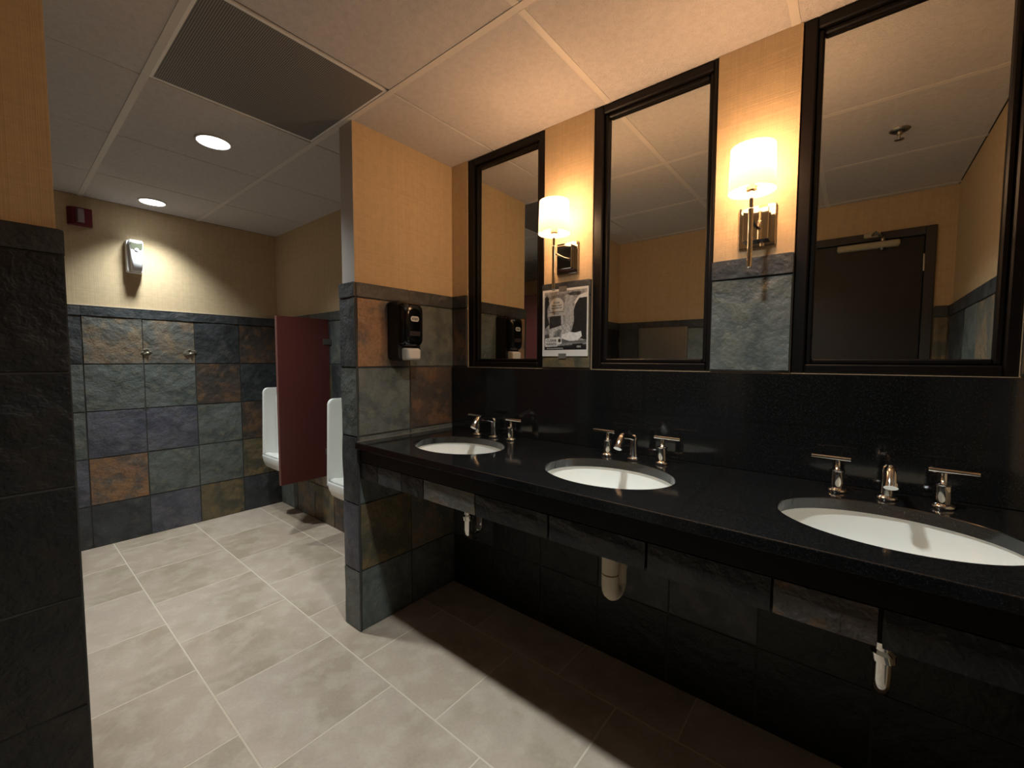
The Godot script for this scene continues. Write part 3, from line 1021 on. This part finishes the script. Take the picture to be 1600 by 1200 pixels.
func drain(at: Vector3, r: float, low: float, material: Material, label: String, bare: bool):
	var d := thing("drain_trap", label, "pipe", at)
	var top := COUNTER - 0.030 - 0.1612
	var st := begin()
	tube(st, [Vector3(0, top - 0.002, 0), Vector3(0, low + 0.115, 0)], r, 18)
	part("tailpiece", st, material, d)
	# U-bend and the arm into the wall
	st = begin()
	var pts := [Vector3(0, low + 0.11, 0), Vector3(0, low + r + 0.040, 0)]
	var R := 0.040 if bare else 0.032
	for k in range(1, 10):
		var a := PI * k / 9.0
		pts.append(Vector3(0, low + r + 0.040 - sin(a) * R, -R + cos(a) * R))
	pts.append(Vector3(0, low + 0.075 + r, -2 * R))
	pts.append(Vector3(0, low + 0.098 + r, -2 * R - 0.012))
	pts.append(Vector3(0, low + 0.105 + r, -2 * R - 0.04))
	pts.append(Vector3(0, low + 0.105 + r, 0.0135 - at.z))
	tube(st, pts, r * (1.06 if bare else 1.0), 18)
	part("bend", st, material, d)
	st = begin()
	lathe(st, [[r, 0.0], [r * 1.45, 0.001], [r * 1.45, 0.001], [r * 1.45, 0.018], [r * 1.45, 0.018], [r * 1.1, 0.024], [r, 0.026]], Vector3(0, low + 0.10, 0), 12 if bare else 20)
	if bare:
		part("slip_nut", st, material, d)
		var e := begin()
		lathe(e, [[r, 0.0], [r * 2.3, 0.002], [r * 1.7, 0.010], [r * 1.06, 0.012]], Vector3(0, low + 0.105 + r, 0.0135 - at.z), 22, 1.0, 1.0, Basis(Vector3.RIGHT, PI / 2))
		part("escutcheon", e, material, d)

# =====================================================================  mirrors
func build_mirrors():
	var spec := [
		[0.105, 0.585, 0.162, 0.535, "dark-framed mirror reflecting the slate pier and its soap dispenser"],
		[0.829, 1.2925, 0.884, 1.262, "dark-framed mirror hanging between the two sconces"],
		[1.529, 1.999, 1.580, 1.958, "dark-framed mirror reflecting the entrance door"]]
	for s in spec:
		var m := thing("wall_mirror", s[4], "mirror", Vector3((s[0] + s[1]) / 2, 1.1945, -0.034), "framed vanity mirrors")
		var hw: float = (s[1] - s[0]) / 2
		var top := H - 1.1945 - 0.0025
		var il: float = s[2] - (s[0] + s[1]) / 2
		var ir: float = s[3] - (s[0] + s[1]) / 2
		var ib := 1.238 - 1.1945
		var it := 2.200 - 1.1945
		# two-step moulding: outer band proud, inner lip set back
		for side in [[Vector3(-hw, 0, 0), Vector3(il - 0.016, top, 0.032)], [Vector3(ir + 0.016, 0, 0), Vector3(hw, top, 0.032)], [Vector3(il - 0.016, 0, 0), Vector3(ir + 0.016, ib - 0.016, 0.032)], [Vector3(il - 0.016, it + 0.016, 0), Vector3(ir + 0.016, top, 0.032)]]:
			var st := begin()
			cbox(st, side[0], side[1], 0.004)
			part("frame_rail", st, M.espresso, m)
		for side in [[Vector3(il - 0.016, ib - 0.016, 0), Vector3(il, it + 0.016, 0.018)], [Vector3(ir, ib - 0.016, 0), Vector3(ir + 0.016, it + 0.016, 0.018)], [Vector3(il, ib - 0.016, 0), Vector3(ir, ib, 0.018)], [Vector3(il, it, 0), Vector3(ir, it + 0.016, 0.018)]]:
			var st := begin()
			cbox(st, side[0], side[1], 0.005)
			part("frame_lip", st, M.espresso, m)
		# the glass leans back by a hair
		var g := begin()
		g.set_smooth_group(-1)
		var a := Vector3(il, ib, 0.0050)
		var b := Vector3(ir, ib, 0.0050)
		var c := Vector3(ir, it, 0.0012)
		var d := Vector3(il, it, 0.0012)
		quad(g, a, b, c, d, Vector3.BACK)
		var k := Vector3(0, 0, -0.001)
		quad(g, a + k, b + k, c + k, d + k, Vector3.FORWARD)
		part("mirror_glass", g, M.mirror, m)

# =====================================================================  partitions and urinals
func build_partitions():
	var p := thing("urinal_partition", "dark maroon privacy screen between the two urinals", "partition", Vector3(-1.235, 0.395, URINAL_Z + 0.016))
	var st := begin()
	cbox(st, Vector3(-0.012, 0, 0.006), Vector3(0.012, 1.118, 0.352), 0.0015)
	part("panel", st, M.maroon, p)
	st = begin()
	cbox(st, Vector3(-0.0125, 0.0005, 0.3522), Vector3(0.0125, 1.1175, 0.3545), 0.0008)
	part("edge_strip", st, M.maroon_edge, p)
	for y in [0.16, 0.94]:
		st = begin()
		cbox(st, Vector3(-0.016, y, 0.0), Vector3(0.034, y + 0.04, 0.006), 0.001)
		cbox(st, Vector3(0.0125, y, 0.004), Vector3(0.0165, y + 0.04, 0.05), 0.001)
		part("bracket", st, M.steel, p)
	var s := thing("toilet_stall_front", "tall maroon toilet stall front across the alcove", "partition", Vector3(-1.09, 0, 1.62))
	for k in [[-1.01, -0.72, "panel"], [-0.715, -0.105, "door"], [-0.10, 0.22, "panel"], [0.225, 0.835, "door"], [0.84, 1.025, "panel"]]:
		st = begin()
		cbox(st, Vector3(k[0], 0.30 if k[2] == "door" else 0.0, -0.012), Vector3(k[1], 1.86, 0.012), 0.002)
		var o := part(k[2], st, M.maroon, s)
		if k[2] == "door":
			st = begin()
			lathe(st, [[0.0, 0.0], [0.014, 0.0], [0.016, 0.010], [0.010, 0.020], [0.0, 0.022]], Vector3(k[1] - 0.06, 0.98, -0.012), 14, 1.0, 1.0, Basis(Vector3.RIGHT, -PI / 2))
			part("latch", st, M.steel, o)

func plan(hw: float, d: float, y: float) -> Array:
	# rounded U in plan from the wall (z = 0) out to depth d
	var out := []
	var r: float = min(hw * 0.9, 0.075)
	out.append(Vector3(-hw, y, 0.0))
	for k in 7:
		var a := PI - PI * 0.5 * k / 6.0
		out.append(Vector3(-hw + r + cos(a) * r, y, d - r + sin(a) * r))
	for k in 7:
		var a := PI * 0.5 - PI * 0.5 * k / 6.0
		out.append(Vector3(hw - r + cos(a) * r, y, d - r + sin(a) * r))
	out.append(Vector3(hw, y, 0.0))
	return out

func build_urinals():
	var u := thing("urinal", "white wall-hung urinal in the corner beyond the maroon screen", "urinal", Vector3(-1.690, 0.385, URINAL_Z + 0.0155), "white wall urinals")
	var hw := 0.180
	var top := 0.625
	# back shield with rounded top
	var poly := []
	for k in 9:
		var a := PI * 0.5 * k / 8.0
		poly.append(Vector2(hw - 0.04 + cos(a) * 0.04, top - 0.04 + sin(a) * 0.04))
	for k in 9:
		var a := PI * 0.5 + PI * 0.5 * k / 8.0
		poly.append(Vector2(-hw + 0.04 + cos(a) * 0.04, top - 0.04 + sin(a) * 0.04))
	poly.append(Vector2(-hw, 0.10))
	poly.append(Vector2(hw, 0.10))
	var st := begin()
	prism(st, poly, Vector3.RIGHT, Vector3.UP, Vector3.ZERO, Vector3(0, 0, 0.03))
	part("back_shield", st, M.porcelain, u)
	# side wings: upright shells that widen toward the bowl, with rounded leading edges
	for s in [-1.0, 1.0]:
		var secs := []
		for k in 16:
			var t: float = [0.0, 0.2, 0.4, 0.6, 0.8, 0.9, 0.93, 0.945, 0.958, 0.968, 0.977, 0.985, 0.990, 0.995, 0.998, 1.0][k]
			var y: float = lerp(0.08, top, t)
			var deep: float = lerp(0.228, 0.214, t)
			if t > 0.93:
				deep -= 0.035 * (1.0 - sqrt(maxf(0.0, 1.0 - pow((t - 0.93) / 0.07, 2.0))))
			var th := 0.026
			var o := rounded(th, deep, 0.012, 4)
			var sec := []
			for p in o:
				sec.append(Vector3(s * (hw - th * 0.5 + 0.002) + p.x, y, deep * 0.5 + p.y))
			secs.append(sec)
		st = begin()
		loft(st, secs)
		part("wing", st, M.porcelain, u)
	# bowl: a deep lip below the wings
	st = begin()
	var secs2 := []
	var rows := [[0.0, 0.66, 0.175], [0.010, 0.82, 0.208], [0.030, 0.94, 0.232], [0.065, 1.0, 0.243], [0.105, 1.025, 0.248], [0.116, 1.02, 0.246], [0.120, 0.99, 0.240], [0.118, 0.90, 0.224], [0.106, 0.84, 0.212], [0.080, 0.74, 0.19], [0.050, 0.5, 0.14]]
	for r in rows:
		secs2.append(plan(hw * r[1], r[2], r[0]))
	loft(st, secs2)
	part("bowl", st, M.porcelain, u)
	st = begin()
	lathe(st, [[0.0, 0.0], [0.030, 0.0], [0.030, 0.004], [0.0, 0.006]], Vector3(0, 0.056, 0.12), 18)
	part("strainer", st, M.steel, u)
	# inner curved back, inside the wings
	st = begin()
	var arc := []
	for k in 9:
		var a := PI * k / 8.0
		arc.append(Vector2(cos(a) * (hw - 0.026), 0.03 + sin(a) * 0.0 + (0.10 * pow(abs(cos(a)), 3.0))))
	st.set_smooth_group(1)
	for k in 8:
		quad(st, Vector3(arc[k].x, 0.10, arc[k].y), Vector3(arc[k + 1].x, 0.10, arc[k + 1].y), Vector3(arc[k + 1].x, top - 0.06, arc[k + 1].y), Vector3(arc[k].x, top - 0.06, arc[k].y), Vector3.BACK)
	part("spray_back", st, M.porcelain, u)
	# flush spud and supply elbow above
	st = begin()
	tube(st, [Vector3(0, top - 0.02, 0.045), Vector3(0, top + 0.10, 0.045)], 0.014, 14)
	var fl := part("flush_pipe", st, M.chrome, u)
	st = begin()
	lathe(st, [[0.0, 0.0], [0.026, 0.0], [0.028, 0.02], [0.028, 0.075], [0.022, 0.088], [0.0, 0.092]], Vector3(0, top + 0.10, 0.045), 18)
	part("flush_valve", st, M.chrome, fl)
	copy(u, Vector3(-0.690, 0.360, URINAL_Z + 0.0155), "white wall-hung urinal between the maroon screen and the slate pier")

# =====================================================================  fittings on walls
func soap_dispenser():
	# on the pier face (x = 0.0), looking along +x; local x along -z of the room
	var s := thing("soap_dispenser", "black wall soap dispenser with a pale push bar on the slate pier", "soap dispenser", Vector3(0.0012, 1.222, 0.352))
	s.rotation.y = PI / 2
	# local axes now: x -> world -z, z -> world +x
	var secs := []
	for row in [[0.0, 0.138, 0.272, 0.020], [0.020, 0.140, 0.276, 0.022], [0.055, 0.132, 0.274, 0.024], [0.070, 0.126, 0.270, 0.026]]:
		secs.append(section(row[1], row[2], row[3], row[0], 0.142))
	var st := begin()
	loft(st, secs)
	part("back_case", st, M.black_matte, s)
	# glossy cover, bulging forward and drawn in at its foot
	secs = []
	for row in [[0.070, 0.124, 0.205, 0.024, 0.172], [0.088, 0.118, 0.200, 0.026, 0.172], [0.102, 0.106, 0.188, 0.030, 0.170], [0.110, 0.088, 0.168, 0.032, 0.168], [0.1125, 0.070, 0.150, 0.03, 0.168]]:
		secs.append(section(row[1], row[2], row[3], row[0], row[4]))
	st = begin()
	loft(st, secs)
	var cov := part("cover", st, M.black_gloss, s)
	st = begin()
	cbox(st, Vector3(-0.030, 0.118, 0.1115), Vector3(0.030, 0.140, 0.1140), 0.001)
	part("level_window", st, M.smoke, cov)
	st = begin()
	prism(st, rounded(0.046, 0.024, 0.011), Vector3.RIGHT, Vector3.UP, Vector3(0.0, 0.196, 0.1118), Vector3(0, 0, 0.0016))
	part("badge", st, M.pale_plastic, cov)
	var tm := TextMesh.new()
	tm.text = "GOJO"
	tm.font = font(true)
	tm.font_size = 32
	tm.pixel_size = 0.00042
	tm.depth = 0.0006
	put("lettering", tm, M.black_matte, cov, Vector3(0.0, 0.196, 0.1138))
	# push bar
	st = begin()
	secs = []
	for row in [[0.070, 0.082, 0.058], [0.096, 0.078, 0.055], [0.107, 0.070, 0.048], [0.110, 0.058, 0.036]]:
		secs.append(section(row[1], row[2], 0.010, row[0], 0.035))
	loft(st, secs)
	part("push_bar", st, M.pale_plastic, s)

func section(w: float, h: float, r: float, z: float, cy: float) -> Array:
	var out := []
	for p in rounded(w, h, r, 4):
		out.append(Vector3(p.x, cy + p.y, z))
	return out

func font(bold := false) -> SystemFont:
	var f := SystemFont.new()
	f.font_names = PackedStringArray(["Droid Sans"])
	f.font_weight = 700 if bold else 400
	return f

func air_freshener():
	var a := thing("air_freshener", "white wall air freshener dispenser with a dark window", "air freshener", Vector3(FAR_X + 0.0005, 1.806, 0.950))
	a.rotation.y = PI / 2
	var st := begin()
	var secs := []
	for row in [[0.0, 0.084, 0.212, 0.008], [0.030, 0.083, 0.211, 0.010], [0.044, 0.078, 0.206, 0.012]]:
		secs.append(section(row[1], row[2], row[3], row[0], 0.106))
	loft(st, secs)
	part("case", st, M.white_plastic, a)
	# tapering front cover
	st = begin()
	secs = []
	for row in [[0.008, 0.050, 0.070], [0.013, 0.055, 0.077], [0.10, 0.064, 0.079], [0.18, 0.072, 0.080], [0.205, 0.071, 0.079], [0.2105, 0.063, 0.072]]:
		var sec := []
		var wv: float = row[1]
		var dv: float = row[2]
		for p in rounded(wv, dv - 0.036, 0.012, 4):
			sec.append(Vector3(p.x + 0.006, row[0], 0.036 + (dv - 0.036) * 0.5 + p.y))
		secs.append(sec)
	loft(st, secs)
	var cv := part("cover", st, M.white_plastic, a)
	st = begin()
	prism(st, [Vector2(-0.026, 0.196), Vector2(-0.012, 0.192), Vector2(0.006, 0.190), Vector2(0.024, 0.192), Vector2(0.038, 0.196), Vector2(0.033, 0.150), Vector2(0.018, 0.146), Vector2(-0.006, 0.146), Vector2(-0.020, 0.150)], Vector3.RIGHT, Vector3.UP, Vector3(0, 0, 0.0788), Vector3(0, 0, 0.0022))
	part("window", st, M.grey_window, cv)
	st = begin()
	lathe(st, [[0.0, 0.0], [0.011, 0.0], [0.011, 0.003], [0.008, 0.0045], [0.0, 0.0045]], Vector3(0.006, 0.146, 0.0792), 16, 1.0, 1.0, Basis(Vector3.RIGHT, PI / 2))
	var rg := part("button_ring", st, M.white_plastic, cv)
	st = begin()
	prism(st, [Vector2(-0.005, 0.004), Vector2(0.005, 0.004), Vector2(0.0, -0.006)], Vector3.RIGHT, Vector3.UP, Vector3(0.006, 0.146, 0.0835), Vector3(0, 0, 0.001))
	part("button", st, M.black_matte, rg)

func strobe():
	var s := thing("fire_alarm_strobe", "red fire alarm strobe with a clear lens high on the wall", "alarm", Vector3(FAR_X + 0.0005, 2.058, 1.196))
	s.rotation.y = PI / 2
	var st := begin()
	cbox(st, Vector3(-0.056, 0.0, 0.0), Vector3(0.056, 0.112, 0.012), 0.003)
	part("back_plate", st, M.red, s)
	# curved body: its far side rounds back to the wall
	st = begin()
	prism(st, [Vector2(-0.052, 0.012), Vector2(-0.050, 0.026), Vector2(-0.038, 0.040), Vector2(-0.020, 0.046), Vector2(0.052, 0.046), Vector2(0.052, 0.012)], Vector3.RIGHT, Vector3.BACK, Vector3(0, 0.004, 0), Vector3(0, 0.104, 0))
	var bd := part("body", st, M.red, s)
	st = begin()
	prism(st, [Vector2(-0.018, 0.0), Vector2(-0.012, 0.018), Vector2(0.012, 0.018), Vector2(0.018, 0.0)], Vector3.RIGHT, Vector3.BACK, Vector3(-0.001, 0.016, 0.046), Vector3(0, 0.080, 0))
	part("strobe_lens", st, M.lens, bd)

func towel_dispenser():
	var t := thing("paper_towel_dispenser", "stainless steel paper towel cabinet set in the slate beside the entrance door", "towel dispenser", Vector3(0.455, 0.86, BACK_Z - 0.0145))
	var st := begin()
	cbox(st, Vector3(-0.20, 0.0, -0.012), Vector3(0.20, 0.655, -0.0005), 0.003)
	part("flange", st, M.steel, t)
	st = begin()
	cbox(st, Vector3(-0.182, 0.30, -0.020), Vector3(0.182, 0.640, -0.0122), 0.003)
	var d := part("cabinet_door", st, M.steel, t)
	st = begin()
	lathe(st, [[0.0, 0.0], [0.009, 0.0], [0.009, 0.004], [0.0, 0.005]], Vector3(-0.12, 0.40, -0.020), 12, 1.0, 1.0, Basis(Vector3.RIGHT, -PI / 2))
	part("lock", st, M.chrome, d)
	st = begin()
	cbox(st, Vector3(-0.182, 0.02, -0.018), Vector3(0.182, 0.285, -0.0122), 0.003)
	part("waste_door", st, M.steel, t)

func build_wall_fittings():
	soap_dispenser()
	air_freshener()
	strobe()
	towel_dispenser()

# =====================================================================  poster
func build_poster():
	var W := 0.230
	var HT := 0.291
	var p := thing("poster", "black and white hand washing poster taped to slate below a sconce", "poster", Vector3(0.7065, 1.2485, 0.0158))
	var nx := 230
	var ny := 291
	var im := Image.create(nx, ny, false, Image.FORMAT_RGB8)
	im.fill(rgb(226, 222, 214))
	var nz := FastNoiseLite.new()
	nz.seed = 4
	nz.frequency = 0.03
	nz.fractal_octaves = 3
	var shapes := [
		# [grey, grain, points in millimetres from the upper left]
		[150, 22, [[10, 10], [222, 10], [222, 262], [10, 262]]],
		[120, 14, [[44, 26], [112, 20], [112, 118], [40, 130]]],
		[36, 10, [[12, 34], [22, 24], [32, 36], [34, 62], [24, 84], [26, 120], [36, 150], [12, 168]]],
		[178, 14, [[120, 28], [150, 24], [160, 40], [148, 60], [160, 90], [152, 160], [120, 150], [112, 90]]],
		[60, 20, [[126, 22], [160, 16], [196, 20], [190, 34], [158, 32], [140, 30]]],
		[222, 6, [[164, 58], [184, 34], [222, 24], [222, 46], [186, 52], [166, 84]]],
		[28, 8, [[168, 70], [186, 46], [222, 44], [222, 222], [160, 206], [146, 196], [154, 172], [162, 140], [160, 96]]],
		[44, 12, [[38, 118], [100, 108], [102, 158], [36, 170]]],
		[196, 8, [[96, 112], [106, 110], [108, 150], [98, 154]]],
		[190, 26, [[34, 172], [92, 158], [128, 150], [146, 168], [142, 200], [100, 214], [36, 214]]],
		[118, 20, [[66, 186], [84, 172], [100, 176], [94, 206], [60, 210]]],
		[236, 10, [[104, 196], [140, 186], [168, 190], [196, 184], [200, 206], [180, 222], [130, 226], [96, 214]]],
		[74, 16, [[12, 196], [34, 192], [36, 214], [12, 220]]],
		[96, 10, [[60, 214], [100, 214], [150, 228], [222, 222], [222, 238], [130, 240]]],
		[132, 14, [[92, 232], [222, 232], [222, 262], [92, 262]]],
		[40, 4, [[12, 248], [222, 240], [222, 252], [12, 262]]],
		[24, 4, [[12, 251], [222, 251], [222, 262], [12, 262]]],
		[26, 4, [[154, 238], [204, 236], [204, 262], [154, 262]]],
		[228, 4, [[14, 212], [84, 206], [100, 216], [100, 236], [80, 240], [78, 247], [16, 249]]],
		[40, 4, [[84, 216], [94, 214], [97, 224], [90, 231], [82, 226]]],
	]
	for s in shapes:
		var poly := PackedVector2Array()
		var lo := Vector2(1e9, 1e9)
		var hi := Vector2(-1e9, -1e9)
		for q in s[2]:
			var v := Vector2(q[0], q[1])
			poly.append(v)
			lo = lo.min(v)
			hi = hi.max(v)
		for y in range(int(lo.y), int(hi.y) + 1):
			for x in range(int(lo.x), int(hi.x) + 1):
				if Geometry2D.is_point_in_polygon(Vector2(x, y), poly):
					var g: float = s[0] + nz.get_noise_2d(x * 2.0 + s[0] * 9.0, y * 2.0) * s[1] * 2.2
					im.set_pixel(clampi(x, 0, nx - 1), clampi(y, 0, ny - 1), rgb(g, g * 0.99, g * 0.965))
	# the round notice at the upper left
	for y in range(34, 100):
		for x in range(34, 112):
			var dx := (x - 74) / 37.0
			var dy := (y - 72) / 36.0
			if dx * dx + dy * dy < 1.0:
				im.set_pixel(x, y, rgb(206, 202, 194))
	for y in range(92, 128):
		for x in range(28, 122):
			if y < 114 + (x % 3) and x > 30 + (y % 2):
				im.set_pixel(x, y, rgb(186, 182, 175))
	var m := StandardMaterial3D.new()
	m.albedo_texture = texture(im)
	m.roughness = 0.55
	var st := SurfaceTool.new()
	st.begin(Mesh.PRIMITIVE_TRIANGLES)
	var cor := [[Vector3(-W / 2, 0, 0), Vector2(0, 1)], [Vector3(-W / 2, HT, 0), Vector2(0, 0)], [Vector3(W / 2, HT, 0), Vector2(1, 0)], [Vector3(W / 2, 0, 0), Vector2(1, 1)]]
	for k in [0, 1, 2, 0, 2, 3]:
		st.set_uv(cor[k][1])
		st.set_normal(Vector3.BACK)
		st.add_vertex(cor[k][0] + Vector3(0, 0, 0.0006))
	put("print", st.commit(), m, p)
	var sh := begin()
	cbox(sh, Vector3(-W / 2, 0, 0), Vector3(W / 2, HT, 0.0005), 0.0001)
	part("paper_sheet", sh, plain(rgb(226, 222, 214), 0.7), p)
	for tp in [[-0.01, HT - 0.012], [-0.01, -0.010]]:
		var tape := begin()
		cbox(tape, Vector3(tp[0] - 0.02, tp[1], 0.0007), Vector3(tp[0] + 0.02, tp[1] + 0.022, 0.0011), 0.0001)
		part("tape", tape, plain(rgb(112, 108, 98), 0.3), p)
	var dark := plain(rgb(50, 48, 46), 0.6)
	var light := plain(rgb(224, 220, 210), 0.6)
	for row in [["CLEAN", 74, 58, 0.00030, dark], ["HANDS KEEP", 74, 70, 0.00027, dark], ["YOU HEALTHY", 74, 81, 0.00027, dark],
			["Wash your hands with soap", 74, 98, 0.00018, dark], ["and water", 74, 106, 0.00018, dark],
			["CLEAN", 48, 222, 0.00052, dark], ["HANDS", 48, 238, 0.00052, dark], ["www.cdc.gov/handwashing", 66, 256, 0.00020, light], ["CDC", 187, 250, 0.00034, light]]:
		var tm := TextMesh.new()
		tm.text = row[0]
		tm.font = font(true)
		tm.font_size = 32
		tm.pixel_size = row[3]
		tm.depth = 0.0002
		put("lettering", tm, row[4], p, Vector3(-W / 2 + row[1] * 0.001, HT - row[2] * 0.001, 0.0009))
